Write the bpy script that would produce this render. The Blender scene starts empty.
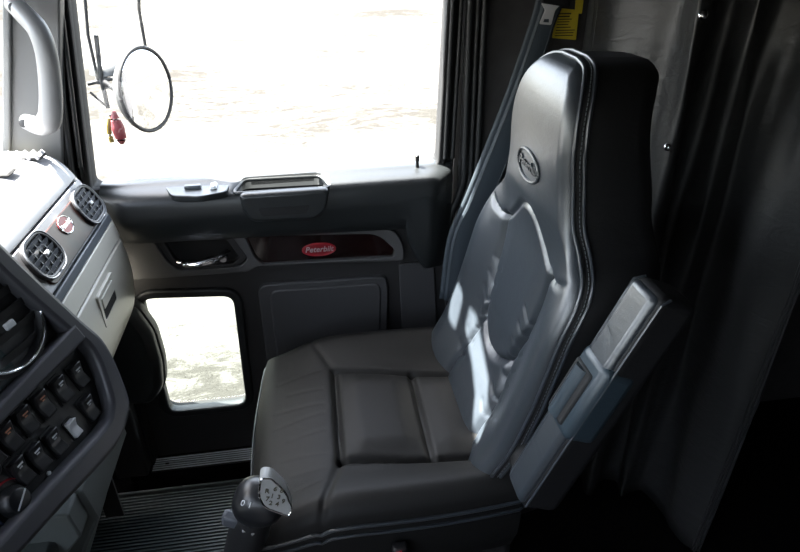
import bpy, bmesh, math, random
import numpy as np
from mathutils import Vector, Matrix
random.seed(4)
S = bpy.context.scene
COL = S.collection

# ------------------------------------------------------------------ camera, sky, sun, exposure
TH, PSI, FPX = math.radians(30), math.radians(9), 600.0
CAM = np.array([0, 0, 1.4])
FW = np.array([math.sin(PSI)*math.cos(TH), math.cos(PSI)*math.cos(TH), -math.sin(TH)])
RT = np.array([math.cos(PSI), -math.sin(PSI), 0.0])
UP = np.cross(RT, FW)
cd = bpy.data.cameras.new('camera'); cam = bpy.data.objects.new('camera', cd); COL.objects.link(cam)
cd.sensor_width = 36; cd.lens = 36*FPX/800; cd.clip_start = 0.02; cd.clip_end = 500
cam.matrix_world = Matrix(((RT[0], UP[0], -FW[0], CAM[0]), (RT[1], UP[1], -FW[1], CAM[1]), (RT[2], UP[2], -FW[2], CAM[2]), (0, 0, 0, 1)))
S.camera = cam

SUN_TO = Vector((-0.50, 0.22, 1.0)).normalized()
w = bpy.data.worlds.new('sky'); S.world = w; w.use_nodes = True
wn = w.node_tree.nodes; wl = w.node_tree.links
sky = wn.new('ShaderNodeTexSky'); sky.sky_type = 'NISHITA'; sky.sun_disc = False
sky.sun_elevation = math.asin(SUN_TO.z); sky.sun_rotation = math.atan2(SUN_TO.x, SUN_TO.y)
sky.air_density = 1.2; sky.dust_density = 2.5; sky.ozone_density = 1.0
hs = wn.new('ShaderNodeHueSaturation'); hs.inputs['Saturation'].default_value = .5; wl.new(sky.outputs[0], hs.inputs['Color'])
bg = wn['Background']; wl.new(hs.outputs[0], bg.inputs[0]); bg.inputs[1].default_value = 1.45
sl = bpy.data.lights.new('sun', 'SUN'); sl.energy = 100; sl.angle = math.radians(0.6); sl.color = (1, .96, .9)
so = bpy.data.objects.new('sun', sl); COL.objects.link(so); so.rotation_euler = SUN_TO.to_track_quat('Z', 'Y').to_euler()
S.view_settings.view_transform = 'Standard'; S.view_settings.look = 'None'
S.view_settings.exposure = 0.5; S.view_settings.gamma = 1.0; S.view_settings.use_curve_mapping = False
S.cycles.use_denoising = True
S.cycles.max_bounces = 8; S.cycles.diffuse_bounces = 5; S.cycles.glossy_bounces = 4; S.cycles.transparent_max_bounces = 12
S.cycles.sample_clamp_indirect = 6

# ------------------------------------------------------------------ helpers
def ray(px, py): return FW + RT*(px-400)/FPX + UP*(276-py)/FPX
def on(px, py, ax, v):                      # the point of the plane axis=v seen at a pixel
    d = ray(px, py); return CAM + d*((v-CAM[ax])/d[ax])
def onp(px, py, P, n):
    d = ray(px, py); return CAM + d*(np.dot(np.array(P)-CAM, n)/np.dot(d, n))
def V(*a): return np.array(a, float)

def mat(name, col, rough=.5, metal=0., bump=0., bscale=200., spec=.5, coat=0., var=0., vscale=8., emit=None, estr=0., col2=None, bdist=.002, detail=3.):
    m = bpy.data.materials.new(name); m.use_nodes = True
    n = m.node_tree.nodes; l = m.node_tree.links; p = n['Principled BSDF']
    p.inputs['Base Color'].default_value = (*col, 1); p.inputs['Roughness'].default_value = rough
    p.inputs['Metallic'].default_value = metal; p.inputs['Specular IOR Level'].default_value = spec
    p.inputs['Coat Weight'].default_value = coat; p.inputs['Coat Roughness'].default_value = .05
    if emit: p.inputs['Emission Color'].default_value = (*emit, 1); p.inputs['Emission Strength'].default_value = estr
    tc = n.new('ShaderNodeTexCoord')
    if bump:
        t = n.new('ShaderNodeTexNoise'); t.inputs['Scale'].default_value = bscale; t.inputs['Detail'].default_value = detail
        b = n.new('ShaderNodeBump'); b.inputs['Strength'].default_value = bump; b.inputs['Distance'].default_value = bdist
        l.new(tc.outputs['Object'], t.inputs['Vector']); l.new(t.outputs['Fac'], b.inputs['Height']); l.new(b.outputs[0], p.inputs['Normal'])
    if var:
        t = n.new('ShaderNodeTexNoise'); t.inputs['Scale'].default_value = vscale; t.inputs['Detail'].default_value = 4
        r = n.new('ShaderNodeValToRGB'); c2 = col2 or tuple(c*(1-var) for c in col)
        r.color_ramp.elements[0].position = .35; r.color_ramp.elements[1].position = .65
        r.color_ramp.elements[0].color = (*c2, 1); r.color_ramp.elements[1].color = (*col, 1)
        l.new(tc.outputs['Object'], t.inputs['Vector']); l.new(t.outputs['Fac'], r.inputs[0]); l.new(r.outputs[0], p.inputs['Base Color'])
    return m

def leather(name, col, rough=.36, wr=.35):
    m = mat(name, col, rough, bump=.35, bscale=420, bdist=.0006)
    n = m.node_tree.nodes; l = m.node_tree.links; p = n['Principled BSDF']
    tc = [x for x in n if x.type == 'TEX_COORD'][0]; b = [x for x in n if x.type == 'BUMP'][0]
    t = n.new('ShaderNodeTexNoise'); t.inputs['Scale'].default_value = 16; t.inputs['Detail'].default_value = 3; t.inputs['Distortion'].default_value = 1.2
    mp = n.new('ShaderNodeMapping'); mp.inputs['Scale'].default_value = (1, 1, 2.2)
    b2 = n.new('ShaderNodeBump'); b2.inputs['Strength'].default_value = wr; b2.inputs['Distance'].default_value = .004
    l.new(tc.outputs['Object'], mp.inputs[0]); l.new(mp.outputs[0], t.inputs['Vector']); l.new(t.outputs['Fac'], b2.inputs['Height'])
    p.inputs['Specular IOR Level'].default_value = .3 if 'seat' in name else .85 if name == 'black_leather' else .5
    l.new(b2.outputs[0], b.inputs['Normal']); l.new(b.outputs[0], p.inputs['Normal'])
    return m

M = dict(
 leather=leather('black_leather', (.020, .025, .031), .36, .14),
 leather_seat=leather('black_seat_leather', (.006, .006, .006), .60, .15),
 leather_shaded=leather('black_leather_shaded', (.004, .004, .005), .60, .2),  # same leather, darkened to stand for the unlit sides
 thread=mat('grey_thread', (.10, .11, .12), .6),
 vinyl=mat('door_vinyl', (.016, .018, .019), .34, bump=.4, bscale=500, bdist=.0008),
 charcoal=mat('charcoal_panel', (.022, .021, .022), .55, bump=.3, bscale=300, bdist=.0006),
 cloth=mat('grey_rear_cloth', (.050, .048, .050), .85, bump=.6, bscale=700, bdist=.001, var=.2, vscale=30),
 pocket=mat('pocket_panel', (.045, .045, .048), .6, bump=.3, bscale=350, bdist=.0006),
 band=mat('grey_trim_band', (.075, .073, .074), .45, bump=.2, bscale=400, bdist=.0004),
 black=mat('black_plastic', (.005, .005, .006), .45),
 matte=mat('matte_black', (.004, .004, .0045), .8),
 rubber=mat('black_rubber', (.008, .009, .010), .5, bump=.2, bscale=300),
 carpet=mat('black_carpet', (.003, .003, .0035), .95, spec=.05, bump=1, bscale=600, bdist=.004, var=.4, vscale=60),
 dash=mat('dash_grey', (.25, .25, .265), .42, bump=.25, bscale=600, bdist=.0005),
 dashdark=mat('dash_slate_strip', (.075, .085, .095), .4, bump=.15, bscale=500, bdist=.0004),
 silver=mat('glovebox_champagne', (.52, .50, .43), .34, bump=.1, bscale=500, bdist=.0003),
 wood=mat('dark_burl_wood', (.030, .013, .010), .34, spec=.3, var=.75, vscale=22),
 redwood=mat('dark_red_wood', (.010, .002, .002), .12, coat=.5, var=.5, vscale=14),
 chrome=mat('chrome', (.75, .76, .78), .12, metal=1),
 brushed=mat('brushed_aluminium', (.88, .91, .94), .4, metal=0., spec=1., bump=.1, bscale=200),
 red=mat('badge_red', (.24, .004, .012), .4),
 silvertext=mat('badge_silver', (.62, .60, .60), .3, metal=.6),
 bezel=mat('console_bezel_grey', (.044, .044, .050), .42, bump=.2, bscale=500, bdist=.0004),
 console=mat('console_lower_grey', (.070, .080, .078), .55, bump=.2, bscale=400, bdist=.0005),
 console2=mat('console_cover_grey', (.15, .155, .15), .5, bump=.2, bscale=400, bdist=.0005),
 strut=mat('dark_strut', (.012, .012, .013), .5),
 icon=mat('switch_icon', (.42, .43, .44), .5),
 amber=mat('switch_amber_icon', (.40, .17, .10), .5),
 white=mat('white_rocker', (.52, .52, .53), .4),
 blue=mat('knob_blue', (.01, .03, .10), .4),
 lcd=mat('display_glass', (.010, .020, .022), .15),
 lcdtext=mat('display_digit', (.10, .25, .22), .4),
 belt=mat('belt_webbing', (.036, .048, .060), .55, bump=.5, bscale=350, bdist=.001),
 cuff=leather('slate_leather', (.022, .034, .044), .38, .2),
 matrubber=mat('mat_rubber', (.050, .060, .064), .45),
 yellow=mat('yellow_label', (.62, .48, .03), .55),
 ink=mat('label_ink', (.03, .025, .01), .7),
 redplastic=mat('red_buckle', (.35, .01, .02), .4),
 pillar=mat('pillar_trim_grey', (.065, .067, .068), .5, bump=.2, bscale=400, bdist=.0005),
 handle=mat('handle_grey', (.15, .153, .155), .42, bump=.15, bscale=400, bdist=.0004),
 roof=mat('headliner', (.05, .048, .046), .9, bump=.4, bscale=400),
 knob=mat('shift_knob_black', (.008, .0085, .010), .34),
 plate=mat('shift_plate_silver', (.20, .20, .195), .42, metal=.0),
 lever=mat('grey_lever', (.060, .065, .075), .45),
 curtain=leather('sleeper_curtain_vinyl', (.026, .027, .028), .42, .5),
 cream=mat('sunlit_trim_cream', (.42, .38, .31), .5),  # cream stands for sun on the pillar trim
 mirrorback=mat('mirror_shell', (.030, .032, .033), .4),
 mirror=mat('mirror_glass', (.9, .9, .9), .03, metal=1),
 lensred=mat('marker_red', (.11, .018, .022), .5, spec=.2),
 lensyellow=mat('marker_amber', (.11, .08, .015), .5, spec=.2),
 steel=mat('steel_arm', (.020, .020, .020), .6, spec=.2),
)
# rough leather side panel gets the same grain; thin tinted window glass
def glass_mat(name, tint, refl=.06, dust=0.):
    m = bpy.data.materials.new(name); m.use_nodes = True; n = m.node_tree.nodes; l = m.node_tree.links; n.clear()
    o = n.new('ShaderNodeOutputMaterial'); t = n.new('ShaderNodeBsdfTransparent'); t.inputs[0].default_value = (*tint, 1)
    g = n.new('ShaderNodeBsdfGlossy'); g.inputs['Roughness'].default_value = .02
    lw = n.new('ShaderNodeLayerWeight'); lw.inputs[0].default_value = .5; pw = n.new('ShaderNodeMath'); pw.operation = 'POWER'; pw.inputs[1].default_value = 5; l.new(lw.outputs['Facing'], pw.inputs[0]); f = n.new('ShaderNodeMath'); f.operation = 'MULTIPLY_ADD'; f.inputs[1].default_value = .8; f.inputs[2].default_value = .03; l.new(pw.outputs[0], f.inputs[0])
    mx = n.new('ShaderNodeMixShader'); l.new(f.outputs[0], mx.inputs[0]); l.new(t.outputs[0], mx.inputs[1]); l.new(g.outputs[0], mx.inputs[2])
    last = mx
    if dust:
        d = n.new('ShaderNodeBsdfDiffuse'); d.inputs[0].default_value = (.30, .29, .25, 1)
        tc = n.new('ShaderNodeTexCoord'); nz = n.new('ShaderNodeTexNoise'); nz.inputs['Scale'].default_value = 260; nz.inputs['Detail'].default_value = 2
        r = n.new('ShaderNodeValToRGB'); r.color_ramp.elements[0].position = .60; r.color_ramp.elements[1].position = .72
        r.color_ramp.elements[1].color = (dust, dust, dust, 1)
        l.new(tc.outputs['Object'], nz.inputs['Vector']); l.new(nz.outputs['Fac'], r.inputs[0])
        m2 = n.new('ShaderNodeMixShader'); l.new(r.outputs[0], m2.inputs[0]); l.new(mx.outputs[0], m2.inputs[1]); l.new(d.outputs[0], m2.inputs[2]); last = m2
    l.new(last.outputs[0], o.inputs[0]); return m
M['glass'] = glass_mat('window_glass', (.97, .98, .98))
M['dustglass'] = glass_mat('dusty_window_glass', (.90, .94, .92), dust=.55)

def tag(o, label=None, cat=None, group=None, kind=None):
    if label: o['label'] = label
    if cat: o['category'] = cat
    if group: o['group'] = group
    if kind: o['kind'] = kind
    return o
def thing(name, loc, label, cat, group=None, kind=None):
    o = bpy.data.objects.new(name, None); o.empty_display_size = .05; COL.objects.link(o); o.location = loc
    return tag(o, label, cat, group, kind)
def worldloc(p):
    v = Vector((0, 0, 0))
    while p is not None: v += p.location; p = p.parent
    return v
def link(name, me, m, parent=None, smooth=True, bevel=0, segs=2, subsurf=0, loc=None):
    o = bpy.data.objects.new(name, me); COL.objects.link(o)
    if m: me.materials.clear(); me.materials.append(m)
    if smooth: me.polygons.foreach_set('use_smooth', [True]*len(me.polygons))
    if parent is not None: o.parent = parent; me.transform(Matrix.Translation(-worldloc(parent)))
    elif loc is not None: me.transform(Matrix.Translation(-Vector(loc))); o.location = loc
    if bevel:
        b = o.modifiers.new('bevel', 'BEVEL'); b.width = bevel; b.segments = segs; b.limit_method = 'ANGLE'; b.angle_limit = math.radians(35); b.harden_normals = False
    if subsurf: s = o.modifiers.new('sub', 'SUBSURF'); s.levels = s.render_levels = subsurf
    if smooth and not subsurf:
        try: me.set_sharp_from_angle(angle=math.radians(42))
        except Exception: pass
    return o
def mesh(name, vs, fs, m, parent=None, **k):
    me = bpy.data.meshes.new(name); me.from_pydata([tuple(map(float, v)) for v in vs], [], [tuple(f) for f in fs])
    bm = bmesh.new(); bm.from_mesh(me); bmesh.ops.recalc_face_normals(bm, faces=bm.faces); bm.to_mesh(me); bm.free()
    return link(name, me, m, parent, **k)
def boxd(c, s, R=None):
    vs = []
    for i in range(8):
        p = V((i & 1)-.5, ((i >> 1) & 1)-.5, ((i >> 2) & 1)-.5)*s
        if R is not None: p = R @ p
        vs.append(np.array(c)+p)
    return vs, [(0, 2, 3, 1), (4, 5, 7, 6), (0, 1, 5, 4), (2, 6, 7, 3), (0, 4, 6, 2), (1, 3, 7, 5)]
def join(*parts):
    vs, fs = [], []
    for v, f in parts:
        n = len(vs); vs += list(v); fs += [tuple(i+n for i in q) for q in f]
    return vs, fs
def box(name, lo, hi, m, parent=None, bevel=.004, **k):
    lo, hi = np.array(lo, float), np.array(hi, float); v, f = boxd((lo+hi)/2, hi-lo)
    return mesh(name, v, f, m, parent, bevel=bevel, **k)
def frame(ex, ey): ex = np.array(ex, float); ey = np.array(ey, float); ex /= np.linalg.norm(ex); ey /= np.linalg.norm(ey); return ex, ey, np.cross(ex, ey)
def rot(ex, ey, ez): return np.array([ex, ey, ez]).T
def smooth_path(P, n=6, closed=False):
    P = [np.array(p, float) for p in P]; out = []; N = len(P)
    for i in range(N if closed else N-1):
        g = (lambda k: P[k % N]) if closed else (lambda k: P[min(max(k, 0), N-1)])
        a, b, c, d = g(i-1), g(i), g(i+1), g(i+2)
        for j in range(n):
            t = j/n; out.append(.5*((2*b)+(c-a)*t+(2*a-5*b+4*c-d)*t*t+(3*b-a-3*c+d)*t**3))
    if not closed: out.append(P[-1])
    return out
def tubed(P, r, seg=10, closed=False, flat=1., upv=(0, 0, 1)):
    P = [np.array(p, float) for p in P]; N = len(P); vs, fs = [], []
    for i in range(N):
        a = P[(i-1) % N] if (closed or i > 0) else P[i]; b = P[(i+1) % N] if (closed or i < N-1) else P[i]
        t = b-a; t /= (np.linalg.norm(t)+1e-12); u = np.array(upv, float); u = u-t*np.dot(u, t)
        if np.linalg.norm(u) < 1e-3: u = V(1, 0, 0)-t*t[0]
        u /= np.linalg.norm(u); s = np.cross(t, u); rr = r[i] if hasattr(r, '__len__') else r
        for k in range(seg):
            an = 2*math.pi*k/seg; vs.append(P[i]+(u*math.cos(an)*flat+s*math.sin(an))*rr)
    for i in range(N if closed else N-1):
        for k in range(seg):
            j = (i+1) % N; fs.append((i*seg+k, i*seg+(k+1) % seg, j*seg+(k+1) % seg, j*seg+k))
    if not closed: fs.append(tuple(range(seg))); fs.append(tuple((N-1)*seg+k for k in range(seg)))
    return vs, fs
def tube(name, P, r, m, parent=None, **k):
    kk = {q: k.pop(q) for q in ('seg', 'closed', 'flat', 'upv') if q in k}
    v, f = tubed(P, r, **kk); return mesh(name, v, f, m, parent, **k)
def lathed(prof, O, ax, seg=32):                 # prof: (radius, height) list about axis ax through O
    ax = np.array(ax, float); ax /= np.linalg.norm(ax); a = np.cross(ax, V(0, 0, 1) if abs(ax[2]) < .9 else V(1, 0, 0)); a /= np.linalg.norm(a); b = np.cross(ax, a)
    vs, fs = [], []; n = len(prof)
    for r, h in prof:
        for k in range(seg):
            t = 2*math.pi*k/seg; vs.append(np.array(O)+ax*h+(a*math.cos(t)+b*math.sin(t))*max(r, 1e-4))
    for i in range(n-1):
        for k in range(seg): fs.append((i*seg+k, i*seg+(k+1) % seg, (i+1)*seg+(k+1) % seg, (i+1)*seg+k))
    fs.append(tuple(range(seg))); fs.append(tuple((n-1)*seg+k for k in range(seg)))
    return vs, fs
def lathe(name, prof, O, ax, m, parent=None, seg=32, **k):
    v, f = lathed(prof, O, ax, seg); return mesh(name, v, f, m, parent, **k)
def rounded(P, r, n=5):                          # 2D polygon with its corners rounded
    P = [np.array(p[:2], float) for p in P]; out = []; N = len(P)
    for i in range(N):
        a, b, c = P[i-1], P[i], P[(i+1) % N]; rr = r[i] if hasattr(r, '__len__') else r
        d1, d2 = a-b, c-b; l1, l2 = np.linalg.norm(d1), np.linalg.norm(d2); q = min(rr, l1*.49, l2*.49)
        if q < 1e-5: out.append(b); continue
        s, e = b+d1/l1*q, b+d2/l2*q
        for j in range(n+1):
            t = j/n; out.append((1-t)**2*s+2*t*(1-t)*b+t*t*e)
    return out
def ellipse(cx, cy, a, b, n=40, rot_=0.):
    c, s = math.cos(rot_), math.sin(rot_)
    return [V(cx+a*math.cos(t)*c-b*math.sin(t)*s, cy+a*math.cos(t)*s+b*math.sin(t)*c) for t in [2*math.pi*k/n for k in range(n)]]
def curve_mesh(splines, depth, bevel):
    cu = bpy.data.curves.new('c', 'CURVE'); cu.dimensions = '2D'; cu.fill_mode = 'BOTH'
    cu.extrude = max(depth/2-bevel, 0); cu.bevel_depth = bevel; cu.bevel_resolution = 2
    if bevel: cu.offset = -bevel
    for sp in splines:
        s = cu.splines.new('POLY'); s.points.add(len(sp)-1); s.use_cyclic_u = True
        for q, p in zip(s.points, sp): q.co = (p[0], p[1], 0, 1)
    ob = bpy.data.objects.new('c', cu); COL.objects.link(ob); bpy.context.view_layer.update()
    me = bpy.data.meshes.new_from_object(ob.evaluated_get(bpy.context.evaluated_depsgraph_get()))
    bpy.data.objects.remove(ob); bpy.data.curves.remove(cu); return me
def plate(name, splines, O, ex, ey, depth, m, parent=None, bevel=0., **k):
    # a plate with holes: 2D outlines in the frame (ex, ey) at O; O is on its FRONT face, it goes back along -ez
    me = curve_mesh(splines, depth, bevel); ez = np.cross(ex, ey); c = np.array(O)-ez*depth/2
    me.transform(Matrix(((ex[0], ey[0], ez[0], c[0]), (ex[1], ey[1], ez[1], c[1]), (ex[2], ey[2], ez[2], c[2]), (0, 0, 0, 1))))
    return link(name, me, m, parent, **k)
def text(name, s, O, ex, ey, size, m, parent=None, depth=.0008, shear=0., sx=1.):
    cu = bpy.data.curves.new('t', 'FONT'); cu.body = s; cu.size = size; cu.align_x = 'CENTER'; cu.align_y = 'CENTER'; cu.extrude = depth; cu.shear = shear; cu.resolution_u = 3; cu.offset = size*.012
    ob = bpy.data.objects.new('t', cu); COL.objects.link(ob); bpy.context.view_layer.update()
    me = bpy.data.meshes.new_from_object(ob.evaluated_get(bpy.context.evaluated_depsgraph_get()))
    bpy.data.objects.remove(ob); bpy.data.curves.remove(cu); ez = np.cross(ex, ey)
    me.transform(Matrix(((ex[0]*sx, ey[0], ez[0], O[0]), (ex[1]*sx, ey[1], ez[1], O[1]), (ex[2]*sx, ey[2], ez[2], O[2]), (0, 0, 0, 1))))
    return link(name, me, m, parent, smooth=False)
def extrude_y(name, prof, y0, y1, m, parent=None, **k):      # closed profile of (x, z)
    n = len(prof); vs = [V(x, y0, z) for x, z in prof]+[V(x, y1, z) for x, z in prof]
    fs = [tuple(range(n)), tuple(range(n, 2*n))]+[(i, (i+1) % n, n+(i+1) % n, n+i) for i in range(n)]
    return mesh(name, vs, fs, m, parent, **k)
EX, EY, EZ = V(1, 0, 0), V(0, 1, 0), V(0, 0, 1)
def pxy(pts, y): return [on(px, py, 1, y)[[0, 2]] for px, py in pts]     # outline on a plane y = const, as (x, z)

# ------------------------------------------------------------------ the ground outside
def ground_mat():
    m = bpy.data.materials.new('pale_mud'); m.use_nodes = True; n = m.node_tree.nodes; l = m.node_tree.links; p = n['Principled BSDF']
    p.inputs['Roughness'].default_value = 1; p.inputs['Specular IOR Level'].default_value = 0
    tc = n.new('ShaderNodeTexCoord'); mp = n.new('ShaderNodeMapping'); mp.inputs['Scale'].default_value = (.6, 1.2, 1); mp.inputs['Rotation'].default_value = (0, 0, -.15)
    a = n.new('ShaderNodeTexNoise'); a.inputs['Scale'].default_value = 4.5; a.inputs['Detail'].default_value = 14; a.inputs['Roughness'].default_value = .86; a.inputs['Distortion'].default_value = .6
    b = n.new('ShaderNodeTexNoise'); b.inputs['Scale'].default_value = .35; b.inputs['Detail'].default_value = 3
    mu = n.new('ShaderNodeMath'); mu.operation = 'MULTIPLY_ADD'; mu.inputs[1].default_value = .55
    r = n.new('ShaderNodeValToRGB'); e = r.color_ramp.elements
    e[0].position = .70; e[0].color = (.021, .0200, .0182, 1); e[1].position = .79; e[1].color = (.052, .050, .046, 1)
    l.new(tc.outputs['Object'], mp.inputs[0]); l.new(mp.outputs[0], a.inputs['Vector']); l.new(mp.outputs[0], b.inputs['Vector'])
    l.new(b.outputs['Fac'], mu.inputs[0]); l.new(a.outputs['Fac'], mu.inputs[2]); l.new(mu.outputs[0], r.inputs[0]); l.new(r.outputs[0], p.inputs['Base Color'])
    bp = n.new('ShaderNodeBump'); bp.inputs['Strength'].default_value = .5; bp.inputs['Distance'].default_value = .05
    l.new(a.outputs['Fac'], bp.inputs['Height']); l.new(bp.outputs[0], p.inputs['Normal'])
    return m
N = 90; gv, gf = [], []
for i in range(N+1):
    for j in range(N+1):
        x, y = -30+60*i/N, -25+70*j/N
        gv.append(V(x, y, -1.15+.03*math.sin(x*1.7+y*.6)+.025*math.sin(y*2.3-x*.4)))
for i in range(N):
    for j in range(N): gf.append((i*(N+1)+j, (i+1)*(N+1)+j, (i+1)*(N+1)+j+1, i*(N+1)+j+1))
tag(mesh('ground', gv, gf, ground_mat()), 'sunlit pale churned ground with tyre tracks outside the truck window', 'ground', kind='structure')

# ------------------------------------------------------------------ cab shell
ROOF = 1.62; YP, YD = 1.35, -.62
def structure(o): o['kind'] = 'structure'; return o
structure(box('floor', (-1.1, YD-.1, -.08), (1.95, 1.46, 0), M['carpet'], bevel=0))
SUN_SLOT1 = [V(-.152, 1.288), V(-.195, 1.288), V(-.212, 1.195), V(-.236, 1.12), V(-.276, 1.08), V(-.268, 1.015), V(-.235, 1.04), V(-.183, 1.10), V(-.166, 1.173), V(-.143, 1.262)]  # added roof slots, shaped to throw sun patches on the backrest
SUN_SLOT2 = [V(-.150, 1.308), V(-.148, 1.345), V(-.196, 1.360), V(-.224, 1.342), V(-.218, 1.310)]
structure(plate('ceiling', [[V(-.60, YD-.06), V(1.95, YD-.06), V(1.95, 1.44), V(-.60, 1.44)], rounded(SUN_SLOT1, .01), rounded(SUN_SLOT2, .012)], (0, 0, ROOF+.03), EX, EY, .02, M['roof'], smooth=False))
structure(box('added_sun_slot_pane', (-.30, 1.0, ROOF+.031), (-.13, 1.38, ROOF+.034), M['glass'], bevel=0))  # pane over the added sun slots
structure(box('wall_rear', (1.9, YD-.06, 0), (1.95, 1.44, ROOF), M['carpet'], bevel=0))
structure(box('wall_front', (-1.10, YD-.1, 0), (-1.05, 1.46, 1.0), M['carpet'], bevel=0))
structure(box('wall_passenger_rear', (.356, YP, .0), (1.95, 1.44, ROOF), M['cloth'], bevel=.003))
# driver's side wall with its own window opening, kept small to cut light on the seat
structure(plate('wall_driver', [[V(-1.05, 0), V(1.95, 0), V(1.95, ROOF), V(-.42, ROOF), V(-.62, 1.0), V(-1.05, .98)],
      rounded([V(-.46, 1.10), V(-.18, 1.10), V(-.18, 1.45), V(-.38, 1.45)], .05)], (0, YD-.06, 0), EX, EZ, .06, M['charcoal']))
structure(box('wall_passenger_front', (-1.05, 1.345, 0), (-.535, 1.44, .95), M['carpet'], bevel=.003))
# windshield header, lowered out of view to shade the cushion, and its glass
structure(box('trim_windshield_header', (-.62, YD, 1.36), (-.42, 1.34, ROOF), M['roof'], bevel=.02))
g = structure(mesh('window_windshield', [V(-.60, 1.30, 1.0), V(-1.02, .7, 1.0), V(-1.02, -.1, 1.0), V(-.60, YD, 1.0), V(-.42, 1.30, 1.56), V(-.72, .7, 1.56), V(-.72, -.1, 1.56), V(-.42, YD, 1.56)],
     [(0, 1, 5, 4), (1, 2, 6, 5), (2, 3, 7, 6)], M['glass'], smooth=False))
g.modifiers.new('s', 'SOLIDIFY').thickness = .005
# sill under the door
structure(box('trim_sill', (-.55, 1.275, 0), (.36, 1.42, .062), M['carpet'], bevel=.008))
# A pillar: door-frame column and the light trim in front of it
def rake(x, z, z0=.911, k=.14): return x+(z-z0)*k
cols = []
for k, (xa, xb, ya, yb) in enumerate([(-.565, -.505, 1.318, 1.44)]):
    pr = [V(xa-.02, 0), V(xb, 0), V(rake(xb, .95), .95), V(rake(xb, ROOF), ROOF), V(rake(xa, ROOF), ROOF), V(rake(xa, .95), .95)]
    cols.append(structure(plate('trim_front_pillar', [pr], (0, ya, 0), EX, EZ, yb-ya, M['black'], bevel=.006)))
pt = pxy([(8, -130), (60, -130), (61, 60), (64, 170), (8, 175), (8, 60)], 1.30)
structure(plate('trim_pillar_cover', [rounded(pt, .006)], (0, 1.295, 0), EX, EZ, .03, M['pillar'], bevel=.004))
pt = pxy([(3, -130), (12, -130), (11, 172), (3, 175)], 1.29)
structure(plate('trim_windshield_edge', [pt], (0, 1.285, 0), EX, EZ, .045, M['pillar'], bevel=.004))

# ------------------------------------------------------------------ passenger door
ctr = lambda P: sum(P)/len(P)
def scaled(P, s, c=None): c = ctr(P) if c is None else c; return [c+(p-c)*s for p in P]
def offset(P, d):
    n = len(P); out = []
    for i in range(n):
        t = P[(i+1) % n]-P[i-1]; t /= (np.linalg.norm(t)+1e-9); out.append(P[i]+V(t[1], -t[0])*d)
    return out
door = thing('truck_door', (-.05, 1.38, .07), 'black and grey passenger door with big window, chrome latch lever and small lower window', 'door')
WIN = rounded([V(-.484, .897), V(.306, .910), V(.319, 1.49), V(-.404, 1.49)], [.008, .02, .05, .05])
LOW = rounded(pxy([(132, 293), (240, 290), (254, 409), (164, 419)], 1.337), .05, 6)
LOWO = rounded(pxy([(140, 283), (250, 278), (263, 410), (173, 420)], 1.425), .045, 6)
SHELL = [V(-.500, .068), V(.345, .068), V(.345, 1.56), V(-.412, 1.56), V(-.500, .92)]
LOWER = [V(-.498, .068), V(.343, .068), V(.343, .905), V(-.498, .893)]
plate('door_shell', [SHELL, WIN, offset(LOW, .004)], (0, YP+.004, 0), EX, EZ, .041, M['matte'], door, bevel=.003)
plate('lower_trim_panel', [LOWER, LOW], (0, YP, 0), EX, EZ, .003, M['charcoal'], door)
plate('door_skin', [offset(SHELL, .004), offset(WIN, .008), LOWO], (0, YP+.055, 0), EX, EZ, .02, M['matte'], door, bevel=.002)
wf = plate('window_frame', [offset(WIN, .016), offset(WIN, -.002)], (0, YP-.012, 0), EX, EZ, .022, M['matte'], door, bevel=.004)
pane = plate('window_pane', [offset(WIN, .004)], (0, 1.395, 0), EX, EZ, .005, M['glass'], door)
# upper frame ridges at the rear of the window
for a_, b_, r_ in ((.320, .328, .006), (.338, .346, .005), (-.492, -.404, .004)): tube('frame_ridge', [V(a_, YP-.012, .93), V(b_, YP-.012, 1.56)], r_, M['rubber'], door)
# lower peep window
plate('lower_window_seal', [offset(LOW, .020), offset(LOW, -.003)], (0, YP-.013, 0), EX, EZ, .03, M['rubber'], door, bevel=.006)
plate('lower_window_frame', [offset(LOW, -.001), offset(LOW, -.005)], (0, YP+.03, 0), EX, EZ, .010, M['rubber'], door, bevel=.002)
plate('lower_window_pane', [offset(LOW, .003)], (0, 1.3965, 0), EX, EZ, .004, M['dustglass'], door)

# padded top: loft of a bulging section from the front to the rear of the door
def sect(x):
    t = (x+.462)/.80
    zt = .902+.010*t; zb = .775 - .012*t
    if x > .22: zb -= .115*min(1, (x-.22)/.05)**.6 if x > .22 else 0
    fr = 1.275
    e = 1.0
    if x < -.40: e = .55+.45*math.sin((x+.462)/.062*math.pi/2)
    if x > .27: e = .35+.65*math.cos(min(1, (x-.27)/.068)*math.pi/2)
    d = (YP-fr)*e
    P = [V(x, YP+.02, zt+.006), V(x, YP-.006, zt+.006), V(x, YP-.3*d, zt+.001), V(x, YP-.70*d, zt-.007), V(x, YP-.92*d, zt-.020), V(x, YP-d, zt-.048), V(x, YP-.97*d, zt-.07),
         V(x, YP-.80*d, zb+.03), V(x, YP-.62*d, zb+.008), V(x, YP-.45*d, zb), V(x, YP+.02, zb)]
    return smooth_path(P, 4)
xs = list(np.linspace(-.462, -.40, 8))+list(np.linspace(-.38, .22, 25))+list(np.linspace(.228, .338, 16)); vs, fs = [], []
GX0, GX1 = -.178, .052                          # the pull-cup opening in the pad
for x in xs: vs += sect(x)
n = len(sect(0))
for i in range(len(xs)-1):
    for j in range(n-1): fs.append((i*n+j, i*n+j+1, (i+1)*n+j+1, (i+1)*n+j))
fs.append(tuple(range(n))); fs.append(tuple((len(xs)-1)*n+j for j in range(n)))
pad = mesh('padded_top', vs, fs, M['vinyl'], door)
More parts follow.
